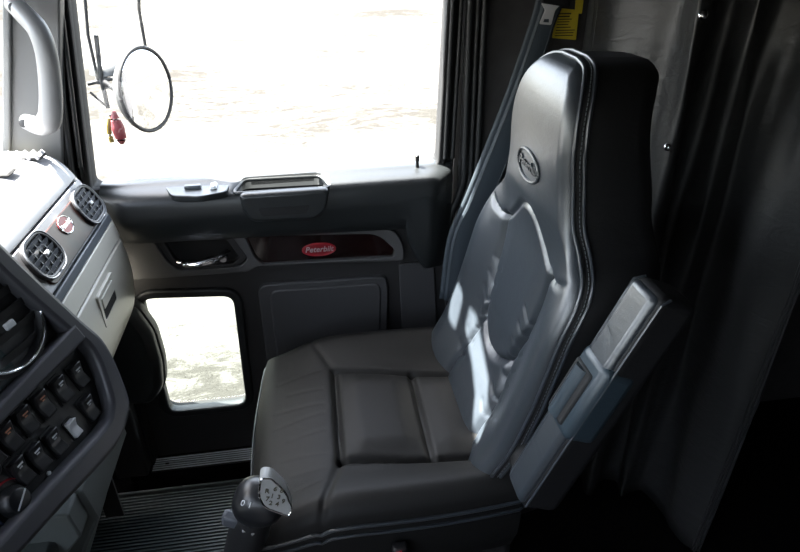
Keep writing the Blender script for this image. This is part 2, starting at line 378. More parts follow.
# pull cup: raised rim over a dark well, cut into the pad
def carve(o, cutter):
    b = o.modifiers.new('cut', 'BOOLEAN'); b.operation = 'DIFFERENCE'; b.object = cutter; b.solver = 'EXACT'
    bpy.context.view_layer.update(); dg = bpy.context.evaluated_depsgraph_get()
    me = bpy.data.meshes.new_from_object(o.evaluated_get(dg)); o.modifiers.remove(b); o.data = me
    bpy.data.objects.remove(cutter)
cw = rounded([V(-.172, 1.285), V(.046, 1.285), V(.025, 1.338), V(-.150, 1.338)], .016)
cut = plate('cutter', [cw], (0, 0, 1.0), EX, EY, .165, None); carve(pad, cut)
zr = .893
rim = [V(p[0], p[1], zr-.0+(p[1]-1.285)*.20) for p in cw]
tube('pull_cup_rim', rim, .0045, M['vinyl'], door, closed=True)
v1 = [V(p[0], p[1], .893) for p in offset(cw, .001)]; v2 = [V(p[0], p[1], .842) for p in offset(cw, -.004)]; nn = len(cw)
mesh('pull_cup', v1+v2, [(i, (i+1) % nn, nn+(i+1) % nn, nn+i) for i in range(nn)]+[tuple(range(nn, 2*nn))], M['matte'], door)
# grip below the cup
gp = pxy([(238, 196), (330, 190), (326, 212), (316, 221), (252, 224), (242, 212)], 1.262)
grip = plate('pull_grip', [rounded(gp, .014)], (0, 1.266, 0), EX, EZ, .03, M['vinyl'], door, bevel=.009)
gs = pxy([(258, 209), (310, 206), (306, 214), (262, 217)], 1.262)
plate('grip_slot', [rounded(gs, .006)], (0, 1.2645, 0), EX, EZ, .004, M['matte'], grip)
# window and lock switches on the pad
swp = [on(px, py, 2, .900)[:2] for px, py in [(164, 187), (205, 182), (232, 183), (226, 193), (200, 198), (172, 197)]]
sw = plate('switch_plate', [rounded(swp, .012)], (0, 0, .9035), EX, EY, .014, M['vinyl'], door, bevel=.0025)
for (px, py, a, b_) in ((193, 188, .018, .007), (214, 187, .007, .013)):
    c = on(px, py, 2, .904)
    r = box('door_switch', (c[0]-a, c[1]-b_, .901), (c[0]+a, c[1]+b_, .9115), M['brushed'] if a < .01 else M['dashdark'], sw, bevel=.003)
# lock pin
c = on(417, 166, 2, .915)
lp = lathe('lock_pin', [(.011, 0), (.011, .004), (.0045, .008), (.0038, .022), (.0050, .026), (.0050, .036), (.003, .038)], (c[0], c[1]-.003, .905), EZ, M['black'], door, seg=16)
# grey trim band with latch recess and wood insert
YB = 1.325
band = rounded(pxy([(122, 238), (394, 229), (404, 246), (404, 261), (258, 266), (248, 272), (126, 281)], YB), [.01, .045, .015, .012, .01, .01, .005], 6)
rec = rounded(pxy([(153, 240), (232, 237), (248, 259), (240, 267), (178, 271), (167, 262)], YB), .010)
ins = rounded(pxy([(245, 237), (378, 234), (395, 250), (394, 257), (263, 265), (255, 258)], YB), [.008, .03, .008, .008, .008, .012], 6)
plate('trim_band', [band, rec, ins], (0, YB, 0), EX, EZ, .035, M['band'], door, bevel=.003)
lr = plate('latch_recess', [offset(rec, .004)], (0, YB+.022, 0), EX, EZ, .008, M['matte'], door)
plate('latch_surround', [offset(rec, .000), scaled(rec, .80)], (0, YB+.006, 0), EX, EZ, .018, M['charcoal'], door, bevel=.003)
P3 = [on(px, py, 1, yy) for px, py, yy in [(178, 261, 1.318), (190, 264, 1.302), (201, 263, 1.298), (212, 260, 1.300), (221, 256, 1.306), (229, 251, 1.322)]]
lev = tube('latch_lever', smooth_path(P3, 6), [.006]*4+[.012]*16+[.009]*6+[.008]*5, M['chrome'], door, flat=.75)
c = on(223, 259, 1, 1.318); lathe('lever_boss', [(.004, 0), (.011, .003), (.012, .010), (.008, .016)], (c[0], 1.331, c[2]), -EY, M['chrome'], lev, seg=20)
wi = plate('wood_insert', [offset(ins, .001)], (0, YB+.010, 0), EX, EZ, .01, M['redwood'], door, bevel=.002)
def badge(O, ex, ey, a, b, parent, mo, mr, mt, size, depth=.002, name='oval_badge'):
    ez = np.cross(ex, ey)
    o = plate(name, [ellipse(0, 0, a, b)], np.array(O)+ez*depth, ex, ey, depth*1.5, mo, parent, bevel=.0004)
    tube('badge_rim', [np.array(O)+ex*p[0]+ey*p[1]+ez*depth for p in ellipse(0, 0, a, b)], a*.06, mr, o, closed=True, seg=8)
    text('badge_lettering', 'Peterbilt', np.array(O)+ez*(depth+.0004), ex, ey, size, mt, o, shear=.25, sx=.95)
    return o
c = on(319, 249, 1, YB+.010)
badge((c[0], YB+.010, c[2]), EX, EZ, .040, .0165, wi, M['red'], M['redplastic'], M['silvertext'], .021)
# map pocket
pk = rounded(pxy([(257, 285), (385, 276), (388, 285), (386, 360), (268, 368)], YP-.01), [.03, .03, .02, .03, .03], 6)
po = plate('map_pocket', [pk], (0, YP-.014, 0), EX, EZ, .02, M['pocket'], door, bevel=.004)
pk2 = [p*V(1, 1)+V(0, 0) for p in scaled(pk, .86)]
plate('pocket_panel', [pk2], (0, YP-.018, 0), EX, EZ, .012, M['pocket'], po, bevel=.005)
rp = rounded(pxy([(399, 264), (434, 262), (440, 380), (405, 380)], YP-.008), .01)
plate('rear_lower_panel', [rp], (0, YP-.009, 0), EX, EZ, .012, M['pocket'], door, bevel=.003)

# weather strip at the rear edge of the door opening
P = smooth_path([V(.358, 1.338, 1.58), V(.362, 1.338, 1.2), V(.366, 1.336, .92), V(.362, 1.335, .86), V(.338, 1.334, .78), V(.326, 1.334, .70), V(.335, 1.334, .60), V(.345, 1.334, .45), V(.345, 1.334, .07)], 8)
for d_, r_ in ((0, .008), (.017, .006), (.032, .008)): tube('door_seal', [p+V(d_, -.002, 0) for p in P], r_, M['rubber'], door)
def zline(x, z0, z1, y, k=.14, n=4): return [V(rake(x, z0+(z1-z0)*i/n, k=k), y, z0+(z1-z0)*i/n) for i in range(n+1)]
for a_, z_, y_, r_ in ((-.521, .96, 1.306, .008), (-.506, .96, 1.308, .005), (-.490, .96, 1.320, .005)): tube('door_seal', zline(a_, z_, 1.6, y_), r_, M['rubber'], door)
# sill plate
sp = thing('sill_plate', (-.4, 1.30, .062), 'ribbed bright metal sill plate on the door step under the small window', 'sill plate')
box('plate_base', (-.512, 1.292, .0625), (-.10, 1.345, .0655), M['black'], sp, bevel=.001)
for k in range(6): box('rib', (-.508, 1.2955+k*.0082, .0655), (-.10, 1.2998+k*.0082, .0682), M['brushed'], sp, bevel=.0008)
box('screw', (-.475, 1.313, .0682), (-.465, 1.319, .0695), M['black'], sp, bevel=.001)

# ------------------------------------------------------------------ rear quarter: belt, label
bl = thing('seat_belt', (.45, 1.33, .5), 'blue-grey seat belt running down behind the passenger seat with metal tongue', 'seat belt')
L = [(549, -45), (542, 0), (534, 28), (510, 97), (481, 170), (468, 202), (452, 240), (444, 300)]
R_ = [(574, -45), (564, 0), (554, 26), (531, 100), (506, 170), (491, 202), (474, 240), (464, 300)]
yb = [1.325, 1.318, 1.315, 1.30, 1.29, 1.285, 1.28, 1.26]
a = smooth_path([on(p[0], p[1], 1, y) for p, y in zip(L, yb)], 5); b = smooth_path([on(p[0], p[1], 1, y) for p, y in zip(R_, yb)], 5)
vs = []; fs = []
for p, q in zip(a, b):
    for t in np.linspace(0, 1, 7): vs.append(p*(1-t)+q*t+V(0, -.002*math.sin(t*math.pi), 0))
for i in range(len(a)-1):
    for j in range(6): fs.append((i*7+j, i*7+j+1, (i+1)*7+j+1, (i+1)*7+j))
wb = mesh('webbing', vs, fs, M['belt'], bl); wb.modifiers.new('s', 'SOLIDIFY').thickness = .0025
# second, folded layer
vs = [v_+V(-.010, .010, 0) for v_ in vs]
wb = mesh('webbing', vs, fs, M['belt'], bl); wb.modifiers.new('s', 'SOLIDIFY').thickness = .0025
v, f = join(*[tubed([p*(1-t)+q*t+V(0, -.0032, 0) for p, q in zip(a, b)], .0011, 5) for t in (.12, .5, .88)])
mesh('woven_rib', v, f, M['belt'], bl)
tp = [on(px, py, 1, 1.31)[[0, 2]] for px, py in [(541, 3), (553, 1), (561, 4), (555, 10), (551, 25), (539, 24), (545, 10)]]
hp = [on(px, py, 1, 1.31)[[0, 2]] for px, py in [(544, 19), (549, 19), (549, 22.5), (543, 22)]]
plate('tongue', [rounded(tp, .004), rounded(hp, .001)], (0, 1.308, 0), EX, EZ, .003, M['white'], bl, bevel=.0006)
tpx = [on(px, py, 1, 1.31)[[0, 2]] for px, py in [(540, -6), (570, -2), (569, 8), (560, 6), (541, 3)]]
plate('tongue_grip', [rounded(tpx, .004)], (0, 1.303, 0), EX, EZ, .014, M['black'], bl, bevel=.003)
yl = tag(thing('warning_label', (.55, 1.34, 1.2), 'yellow printed warning label beside the seat belt tongue above the headrest', 'label'), None)
q = pxy([(558, 8), (579, 10), (576, 40), (552, 38)], 1.338)
ylp = plate('label_sheet', [rounded(q, .003)], (0, 1.338, 0), EX, EZ, .0015, M['yellow'], yl)
q0 = pxy([(577, -14), (585, -12), (582, 14), (575, 13)], 1.338)
plate('label_sheet', [rounded(q0, .002)], (0, 1.3385, 0), EX, EZ, .0015, M['yellow'], yl)
q = [V(p[0], p[1]) for p in q]; ln = []
for k in range(9):
    t = .16+.09*k; A = q[0]*(1-t)+q[3]*t; B = q[1]*(1-t)+q[2]*t; e = random.uniform(.55, .92)
    A2 = A*.92+B*.08; B2 = A*(1-e)+B*e; h = .0012 if k > 1 else .002
    c = (A2+B2)/2; ln.append(boxd((c[0], 1.3363, c[1]), (abs(B2[0]-A2[0]), .0006, h*1.4)))
v, f = join(*ln); mesh('printed_line', v, f, M['ink'], ylp, smooth=False)
# pillar trim behind the headrest, its sun painted in cream, seen under the belt
q = pxy([(486, 199), (497, 184), (512, 186), (512, 206), (492, 206)], 1.30)
o = plate('sunlit_pillar_trim', [rounded(q, .006)], (0, 1.30, 0), EX, EZ, .05, M['cream'], None, bevel=.004)
tag(o, 'small pillar trim, sunlight painted in cream, on the side wall between the belt and the headrest', 'trim')

# ------------------------------------------------------------------ sleeper curtain
cpath = smooth_path([V(.628, 1.345), V(.630, 1.325), V(.628, 1.30), V(.634, 1.315), V(.645, 1.25), V(.658, 1.21), V(.680, 1.165), V(.703, 1.13), V(.704, 1.095), V(.708, 1.062), V(.735, 1.066), V(.775, 1.105), V(.80, 1.10),
   V(.795, 1.07), V(.80, 1.04), V(.835, 1.05), V(.865, 1.055), V(.878, 1.02), V(.875, .97), V(.872, .93), V(.888, .885), V(.905, .862), V(.915, .852)], 7)
zs = np.linspace(.015, 1.615, 34); vs, fs = [], []
for k, p in enumerate(cpath):
    for z in zs:
        wv = .006*math.sin(z*5+k*.16)+.003*math.sin(z*13+k*.3); vs.append(V(p[0]+wv, p[1]+.004*math.sin(z*4+k*.2), z))
nz = len(zs)
for i in range(len(cpath)-1):
    for j in range(nz-1): fs.append((i*nz+j, (i+1)*nz+j, (i+1)*nz+j+1, i*nz+j+1))
cu = thing('sleeper_curtain', (.75, 1.1, 0), 'dark grey vinyl curtain hanging in folds behind the passenger seat', 'curtain')
cf = mesh('curtain_sheet', vs, fs, M['curtain'], cu); cf.modifiers.new('s', 'SOLIDIFY').thickness = .004
for dd in (.030, .045):
    k = len(cpath)-1-int(dd/.004); p = cpath[max(0, k)]
v, f = join(*[tubed([V(cpath[-kk][0]+.006*math.sin(z*5+(len(cpath)-kk)*.16)-.002, cpath[-kk][1]+.004*math.sin(z*4+(len(cpath)-kk)*.2)-.001, z) for z in zs], .003, 6) for kk in (1, 6, 8)])
mesh('hem', v, f, M['curtain'], cu)
for px, py in ((703, 15), (668, 147)):
    c = on(px, py, 0, .708); lathe('snap_button', [(.004, -.006), (.0085, 0), (.0085, .002), (.006, .005), (.002, .006)], c, V(-.55, -.75, .3), M['chrome'], cu, seg=20)
structure(box('trim_curtain_rail', (.57, .80, 1.600), (.94, 1.345, ROOF), M['black'], bevel=.004))

# ------------------------------------------------------------------ dashboard
dash = thing('dashboard', (-.6, .6, .5), 'light grey dashboard with two air vents, red badge and glovebox', 'dashboard')
face = [(-.4315, .872), (-.4345, .878), (-.469, .945), (-.472, .951)]
upper = [(-.476, .957), (-.484, .972), (-.497, .990), (-.515, 1.004), (-.56, 1.016), (-.7, 1.022), (-1.02, 1.022)]
core = [(-.60, .44), (-.54, .50), (-.48, .565), (-.436, .64), (-.424, .70), (-.426, .80), (-.434, .845), (-.440, .872), (-.476, .94), (-.49, .96), (-.53, .985), (-1.02, 1.0), (-1.02, .44)]
extrude_y('dash_core', core, .86, 1.25, M['matte'], dash)
extrude_y('dash_core', [(-.97, .70), (-.97, .985), (-1.02, 1.0), (-1.02, .68)], -.55, .55, M['matte'], dash)
extrude_y('dash_core', [(-.80, .70), (-.80, .985), (-1.02, 1.0), (-1.02, .68)], .55, .86, M['matte'], dash)
top_p = [(-.4725, .9525)]+upper+[(-1.02, .98), (-.55, .97), (-.49, .945)]
def wrap(prof, th): return prof
def dash_strip(name, outer, y0, y1, m, th=.012, parent=dash, bevel=.0025, endround=.0):
    pts = [V(*p) for p in outer]; inn = []
    for i, p in enumerate(pts):
        a_ = pts[max(i-1, 0)]; b_ = pts[min(i+1, len(pts)-1)]; t = b_-a_; t /= np.linalg.norm(t); nrm = V(t[1], -t[0])
        inn.append(p-nrm*th)
    return extrude_y(name, [tuple(p) for p in pts+inn[::-1]], y0, y1, m, parent, bevel=bevel)
sm = lambda P, n=4: [tuple(p) for p in smooth_path([V(*q) for q in P], n)]
dash_strip('dash_top', sm(upper)[:], .86, 1.266, M['dash'], .02)
dash_strip('dash_top', [(-.82, 1.019), (-1.02, 1.0221)], .55, .86, M['dash'], .02)
dash_strip('dash_face', [(-.4345, .8775), (-.469, .945), (-.474, .9545)], .86, 1.266, M['dash'], .012)
dash_strip('slate_strip', [(-.4275, .858), (-.4320, .8745)], .86, 1.264, M['dashdark'], .012)
dash_strip('silver_strip', sm([(-.4185, .8195), (-.4225, .835), (-.4270, .8565)]), .86, 1.262, M['silver'], .012)
gl = dash_strip('glovebox_door', sm([(-.535, .505), (-.505, .532), (-.467, .576), (-.436, .625), (-.420, .67), (-.412, .728), (-.413, .78), (-.418, .8165)]), .86, 1.260, M['silver'], .010, bevel=.004)
# end cap that closes the dash at the door side
ecap = [(-.60, .45), (-.535, .505), (-.467, .576), (-.422, .665), (-.414, .728), (-.420, .818), (-.4285, .858), (-.436, .878), (-.470, .945), (-.484, .970), (-.497, .988), (-.515, 1.002), (-.56, 1.014), (-.59, 1.016), (-.62, .9)]
extrude_y('end_cap', ecap, 1.251, 1.270, M['silver'], dash, bevel=.006)
# latch on the glovebox
LO = np.array(on(104, 290, 1, 1.08)); prof_n = V(1, 0, .02); le = frame(EY, V(.012, 0, 1)); lo = V(-.4115, 1.082, .770)
lb = plate('latch_bezel', [rounded([V(-.052, -.038), V(.052, -.038), V(.052, .032), V(-.052, .032)], .008), rounded([V(-.040, -.026), V(.040, -.026), V(.040, .022), V(-.040, .022)], .006)], lo+le[2]*.0012, le[0], le[1], .008, M['silver'], gl, bevel=.0012)
lt = plate('glovebox_latch', [rounded([V(-.038, -.003), V(.038, -.003), V(.038, .021), V(-.038, .021)], .004)], lo+le[2]*.003, le[0], le[1], .006, M['silver'], gl, bevel=.0015)
plate('latch_well', [rounded([V(-.039, -.025), V(.039, -.025), V(.039, .0), V(-.039, .0)], .004)], lo+le[2]*.0008, le[0], le[1], .003, M['matte'], gl)
# trim panel with vents
FU = V(-.469, 0, .883); FN = V(.883, 0, .469); FO = V(-.4517, 1.10, .911)
def fxy(px, py): p = onp(px, py, FO, FN); return V(p[1]-FO[1], np.dot(p-FO, FU))
tpo = rounded([V(-.165, .033), V(.165, .033), V(.165, -.033), V(-.165, -.033)], .022)
tpan = plate('trim_panel', [tpo], FO+FN*.004, EY, FU, .008, M['wood'], dash, bevel=.0015)
tube('trim_panel_edge', [FO+EY*p[0]+FU*p[1]+FN*.001 for p in offset(tpo, .003)], .0024, M['matte'], dash, closed=True, seg=6)
def vent(px, py, a, b, name='air_vent'):
    c = fxy(px, py); C0 = FO+EY*c[0]+FU*c[1]
    ho = [V(p[0], p[1]) for p in rounded([V(-a, b), V(a, b), V(a*1.02, -b), V(-a*1.02, -b)], a*.75, 8)]
    v_ = plate(name, [offset(ho, .004), offset(ho, -.003)], C0+FN*.010, EY, FU, .012, M['black'], dash, bevel=.003)
    tube('vent_rim', [C0+EY*p[0]+FU*p[1]+FN*.0095 for p in offset(ho, -.003)], .0018, M['lever'], v_, closed=True, seg=8)
    plate('vent_well', [offset(ho, -.002)], C0+FN*.0045, EY, FU, .002, M['matte'], v_)
    for k in range(5):
        s = -b*.72+k*b*.36; hw = a*math.sqrt(max(0, 1-(s/b)**2*.5))*.98
        e1 = FU*math.cos(.5)+FN*math.sin(.5); e2 = np.cross(EY, e1)
        vv, ff = boxd(C0+FU*s+FN*.0065, (2*hw, .0085, .0020), rot(EY, e1, e2)); mesh('vent_slat', vv, ff, M['lever'], v_, smooth=False)
    for k in (-1, 0, 1):
        vv, ff = boxd(C0+EY*k*a*.45+FN*.0055, (.0016, 2*b*.85, .004), rot(EY, FU, FN)); mesh('vent_vane', vv, ff, M['dashdark'], v_, smooth=False)
    vv, ff = boxd(C0+EY*.003+FN*.011, (.012, .007, .006), rot(EY, FU, FN)); mesh('vent_tab', vv, ff, M['white'], v_, bevel=.0015)
    return v_
vent(86, 206, .046, .034); vent(41, 257, .046, .034)
c = fxy(63, 226); badge(FO+EY*c[0]+FU*c[1]+FN*.004, EY, FU, .023, .0165, dash, M['red'], M['chrome'], M['silvertext'], .0125)
# defroster slots at the far end of the top
mesh('defroster_slot', *boxd((-.552, 1.235, 1.0145), (.075, .034, .006)), M['matte'], dash, bevel=.001)
for k in range(5): mesh('defroster_vane', *boxd((-.582+k*.0155, 1.235, 1.0175), (.0075, .036, .010), rot(V(.8, 0, .6), EY, V(-.6, 0, .8))), M['dash'], dash, bevel=.0015)
c = on(2, 172, 2, 1.02); box('dash_vent', (c[0]-.05, c[1]-.02, 1.016), (c[0]+.02, c[1]+.015, 1.0235), M['matte'], dash, bevel=.004)

# ------------------------------------------------------------------ centre control panel facing the driver
A18, AL = math.radians(18), math.radians(22)
PH = V(math.cos(A18), -math.sin(A18), 0); PD = V(math.sin(A18), math.cos(A18), 0)
PN = PH*math.cos(AL)+EZ*math.sin(AL); PU = EZ*math.cos(AL)-PH*math.sin(AL); P0 = on(75, 325, 1, .8)
def uv(px, py): p = onp(px, py, P0, PN)-P0; return V(np.dot(p, PD), np.dot(p, PU))
def pt3(q, h=0.): return P0+PD*q[0]+PU*q[1]+PN*h
cp = thing('control_panel', pt3(V(-.2, -.3), -.1), 'black switch panel with grey rim in front of the dashboard, angled to the driver', 'control panel')
out_px = [(-90, 150), (0, 247), (75, 318), (103, 345), (124, 392), (126, 415), (112, 448), (60, 506), (10, 562), (-60, 640)]
in_px = [(-90, 185), (0, 276), (58, 327), (88, 352), (104, 392), (106, 412), (97, 430), (46, 484), (-5, 540), (-60, 600)]
oo = [uv(*p) for p in out_px]; ii = [uv(*p) for p in in_px]
def sm2(P): return [p for p in smooth_path(P, 5)]
oo, ii = sm2(oo), sm2(ii)
# close both outlines on the driver's side
lu = min(p[0] for p in oo)-.02
oc = oo+[V(lu, oo[-1][1]), V(lu, oo[0][1])]; ic = ii+[V(lu+.03, ii[-1][1]), V(lu+.03, ii[0][1])]
bz = plate('bezel', [oc, ic], pt3(V(0, 0), .010), PD, PU, .035, M['bezel'], cp, bevel=.008)
plate('panel_housing', [offset(ic, .004)], pt3(V(0, 0), -.026), PD, PU, .21, M['matte'], cp)  # housing run deep to block sun leaking behind the panel
fp = plate('face_plate', [ic], pt3(V(0, 0), -.012), PD, PU, .02, M['black'], cp)
# divider bar
dq = [uv(*p) for p in [(58, 320), (88, 338), (70, 352), (-8, 428), (-40, 455), (-60, 420), (-8, 385)]]
dv = plate('divider_bar', [rounded([uv(70, 325), uv(82, 339), uv(-40, 461), uv(-48, 451)], .004)], pt3(V(0, 0), .011), PD, PU, .03, M['bezel'], cp, bevel=.004)
# big round vent above the bar
vc = uv(-4, 322); C0 = pt3(vc, -.012)
av = lathe('air_vent', [(.075, 0), (.075, .010), (.066, .012), (.062, .002)], C0, PN, M['black'], cp, seg=48)
tube('vent_rim', [pt3(p, .001) for p in ellipse(vc[0], vc[1], .068, .068, 48)], .0018, M['chrome'], av, closed=True, seg=8)
for k in range(5):
    s = -.048+k*.024; hw = math.sqrt(.062**2-s*s); vv, ff = boxd(pt3(vc+V(0, s), -.006), (2*hw, .012, .002), rot(PD, PU*.9+PN*.44, PN*.9-PU*.44)); mesh('vent_slat', vv, ff, M['black'], av, smooth=False)
vv, ff = boxd(pt3(uv(9, 325), .001), (.016, .010, .006), rot(PD, PU, PN)); mesh('vent_tab', vv, ff, M['icon'], av, bevel=.002)
# small display left of the bar's lower end
dc = uv(-2, 374); dsp = plate('display', [rounded([dc+V(-.05, -.02), dc+V(.03, -.02), dc+V(.03, .02), dc+V(-.05, .02)], .004)], pt3(V(0, 0), -.008), PD, PU, .006, M['lcd'], cp)
for k in range(3):
    for s in (-.009, .006):
        vv, ff = boxd(pt3(dc+V(-.012+k*.014, s), -.0075), (.009, .0022, .001), rot(PD, PU, PN)); mesh('display_mark', vv, ff, M['lcdtext'], dsp, smooth=False)
def rocker(px, py, m=None, icon=None, s=1.):
    c = uv(px, py); hw, hh = .0105*s, .0185*s; m = m or M['knob']
    vs = []
    prof = [(-hh, -.006), (-hh, .006), (-hh*.3, .0035), (0, .003), (hh*.4, .0055), (hh, .011), (hh, -.006)]
    for x in (-hw, hw):
        for (t, h) in prof: vs.append(pt3(c+V(x, t), h-.010))
    n_ = len(prof); fs = [tuple(range(n_)), tuple(range(n_, 2*n_))]+[(i, (i+1) % n_, n_+(i+1) % n_, n_+i) for i in range(n_)]
    r = mesh('rocker_switch', vs, fs, m, cp, bevel=.002)
    plate('switch_surround', [rounded([c+V(-hw-.002, -hh-.003), c+V(hw+.002, -hh-.003), c+V(hw+.002, hh+.003), c+V(-hw-.002, hh+.003)], .003)], pt3(V(0, 0), -.010), PD, PU, .003, M['matte'], r)
    if icon:
        vv, ff = join(boxd(pt3(c+V(0, hh*.55), -.0015), (hw*.9, .0018, .0008), rot(PD, PU, PN)), boxd(pt3(c+V(0, hh*.32), -.0035), (hw*.45, .0016, .0008), rot(PD, PU, PN)))
        mesh('switch_icon', vv, ff, icon, r, smooth=False)
    return r
row1 = [(83, 374), (66, 388), (48, 403), (31, 419), (14, 436), (-4, 452)]
row2 = [(94, 407), (78, 427), (60, 441), (43, 456), (26, 470)]
for k, (x, y) in enumerate(row1): rocker(x, y, None, [M['icon'], M['icon'], M['amber'], M['amber'], M['amber'], M['icon']][k])
for k, (x, y) in enumerate(row2): rocker(x, y, M['white'] if k == 1 else None, None if k == 1 else M['icon'], .72 if k == 1 else 1.)
kc = uv(20, 500)
for q, mm, rr in ((kc, M['knob'], .018), (uv(-6, 470), M['knob'], .011)):
    kn = lathe('rotary_knob', [(rr*1.1, 0), (rr*1.1, .004), (rr*.9, .008), (rr*.82, .013), (rr*.6, .015)], pt3(q, -.012), PN, mm, cp, seg=28)
    vv, ff = boxd(pt3(q, .0035), (rr*1.5, .0018, .001), rot(*[(PD*math.cos(.5)+PU*math.sin(.5)), (PU*math.cos(.5)-PD*math.sin(.5)), PN])); mesh('pointer', vv, ff, M['icon'], kn, smooth=False)
arcs = lambda a0, a1, r: [pt3(kc+V(math.cos(t)*r, math.sin(t)*r), -.0115) for t in np.linspace(a0, a1, 14)]
tube('red_dial_arc', arcs(.1, 1.7, .028), .0022, M['redplastic'], cp, flat=.4, seg=6); tube('blue_dial_arc', arcs(1.9, 4.2, .028), .0022, M['blue'], cp, flat=.4, seg=6)
for px, py in ((18, 529), (3, 532), (55, 472), (30, 485)):
    lathe('indicator_light', [(.003, 0), (.003, .002), (.001, .003)], pt3(uv(px, py), -.012), PN, M['icon'], cp, seg=10)

# ------------------------------------------------------------------ lower console under the panel
lc = thing('lower_console', (-.6, .7, 0), 'grey-green lower console side under the switch panel, beside the floor mat', 'console')
def lcp(pts, y): return [on(px, py, 1, y) for px, py in pts]
side = [(-.385, .655), (-.376, .585), (-.41, .52), (-.456, .409), (-.495, .32), (-.53, .24), (-.558, .016), (-.95, .016), (-.95, .42), (-.60, .42), (-.545, .468), (-.50, .515), (-.458, .56), (-.425, .61), (-.405, .655)]
extrude_y('console_body', side, .70, .90, M['console'], lc, bevel=.006)
box('console_sun_block', (-.95, .30, .44), (-.61, .855, .655), M['matte'], lc, bevel=.004)  # hidden block added to keep sun off the console
extrude_y('console_gap_block', [(-.61, .44), (-.61, .655), (-.392, .652), (-.386, .60), (-.42, .56), (-.46, .50)], .66, .856, M['console'], lc, bevel=.004)  # filler added to stop sun coming through behind the panel
box('seam_slot', (-.465, .897, .36), (-.43, .9035, .47), M['matte'], lc, bevel=.001)
s2 = [(-.42, .60), (-.435, .53), (-.455, .46), (-.475, .38), (-.485, .30), (-.49, .20), (-.49, .016), (-.9, .016), (-.9, .48), (-.62, .49), (-.60, .60)]
extrude_y('knee_cover', s2, .30, .70, M['console'], lc, bevel=.012)
kp = [on(px, py, 2, .22) for px, py in [(48, 552), (60, 530), (66, 548), (110, 556), (100, 580), (40, 600)]]
v = [V(p[0], p[1], .22) for p in kp]+[V(p[0], p[1], .016) for p in kp]; n = len(kp)
mesh('console_foot', v, [tuple(range(n)), tuple(range(n, 2*n))]+[(i, (i+1) % n, n+(i+1) % n, n+i) for i in range(n)], M['console2'], lc, bevel=.010, segs=3)

# speaker pod in front of the low window
q = rounded(pxy([(104, 312), (132, 318), (150, 342), (159, 372), (161, 396), (150, 412), (120, 414), (96, 412)], 1.25), .018)
sd = thing('kick_panel', (-.5, 1.34, .3), 'dark rounded kick panel bulge left of the small lower window', 'kick panel')
plate('pod_shell', [q], (0, 1.272, 0), EX, EZ, .06, M['vinyl'], sd, bevel=.022)
plate('pod_rim', [offset(q, .006), offset(q, -.004)], (0, 1.30, 0), EX, EZ, .03, M['rubber'], sd, bevel=.004)
box('kick_board', (-.60, 1.28, .063), (-.514, 1.332, .40), M['charcoal'], sd, bevel=.008)

# grab handle on the pillar
gh = thing('grab_handle', (-.48, 1.28, 1.15), 'light grey curved grab handle bolted to the front pillar', 'handle')
P = [on(px, py, 1, yy) for px, py, yy in [(12, 3, 1.262), (24, 14, 1.235), (38, 30, 1.21), (46, 52, 1.20), (50, 80, 1.20), (51, 104, 1.20), (49, 120, 1.205), (40, 126, 1.225), (26, 122, 1.258)]]
r_ = np.interp(np.linspace(0, 8, 49), range(9), [.016, .018, .018, .018, .019, .020, .021, .018, .015])
tube('grip', smooth_path(P, 6), list(r_), M['handle'], gh, seg=16, flat=.85, upv=(0, 1, 0))
for (px, py) in ((15, 8), (25, 123)):
    c = on(px, py, 1, 1.243); lathe('mounting_bolt', [(.006, 0), (.008, .004), (.008, .008), (.004, .009)], c, V(0, -1, .2), M['black'], gh, seg=14)

# ------------------------------------------------------------------ floor mat
mt = thing('floor_mat', (-.4, 1.0, 0), 'black ribbed rubber floor mat between dashboard and seat', 'floor mat')
ys = []; y = .45; vs = []; fs = []
prof = []
while y < 1.268:
    prof += [(y, .010), (y+.0035, .010), (y+.0045, .0145), (y+.0095, .0145)]; y += .0105
for x in (-.64, -.262):
    for (yy, z) in prof: vs.append(V(x, yy, z))
    vs += [V(x, y, .001), V(x, .45, .001)]
n = len(prof)+2
fs = [tuple(range(n)), tuple(range(n, 2*n))]+[(i, (i+1) % n, n+(i+1) % n, n+i) for i in range(n)]
mesh('ribbed_field', vs, fs, M['matrubber'], mt, smooth=False)
box('mat_border', (-.262, .45, .001), (-.222, 1.268, .016), M['console'], mt, bevel=.004)
box('mat_edge', (-.66, 1.262, .001), (-.222, 1.270, .024), M['console'], mt, bevel=.003)

# ------------------------------------------------------------------ gear shifter
gsx = thing('gear_shifter', (-.28, .40, 0), 'black gear stick with silver shift pattern plate, in front of the seat', 'gear stick')
K = on(259, 502, 2, .70)
ax = (on(240, 556, 2, .50)-K); ax /= np.linalg.norm(ax)                  # downward along the stick
view = (CAM-K)/np.linalg.norm(CAM-K)
up_s = -ax
side_ = np.cross(up_s, view); side_ /= np.linalg.norm(side_); frn = np.cross(side_, up_s)
vs, fs = [], []; rings = [(-.040, .020, .020), (-.030, .026, .025), (-.012, .034, .030), (.006, .037, .032), (.020, .035, .029), (.031, .028, .023), (.038, .017, .014), (.041, .005, .004)]
rr_ = [V(*r) for r in rings]; rr_ = smooth_path(rr_, 3)
for h, a, b in rr_:
    for k in range(32):
        t = 2*math.pi*k/32; ct, st = math.cos(t), math.sin(t); e = 2/2.5
        vs.append(K+up_s*h+side_*(a*abs(ct)**e*np.sign(ct)+h*.10)+frn*(b*abs(st)**e*np.sign(st)))
n = len(rr_)
for i in range(n-1):
    for k in range(32): fs.append((i*32+k, i*32+(k+1) % 32, (i+1)*32+(k+1) % 32, (i+1)*32+k))
fs += [tuple(range(32)), tuple((n-1)*32+k for k in range(32))]
kb = mesh('shift_knob', vs, fs, M['knob'], gsx)
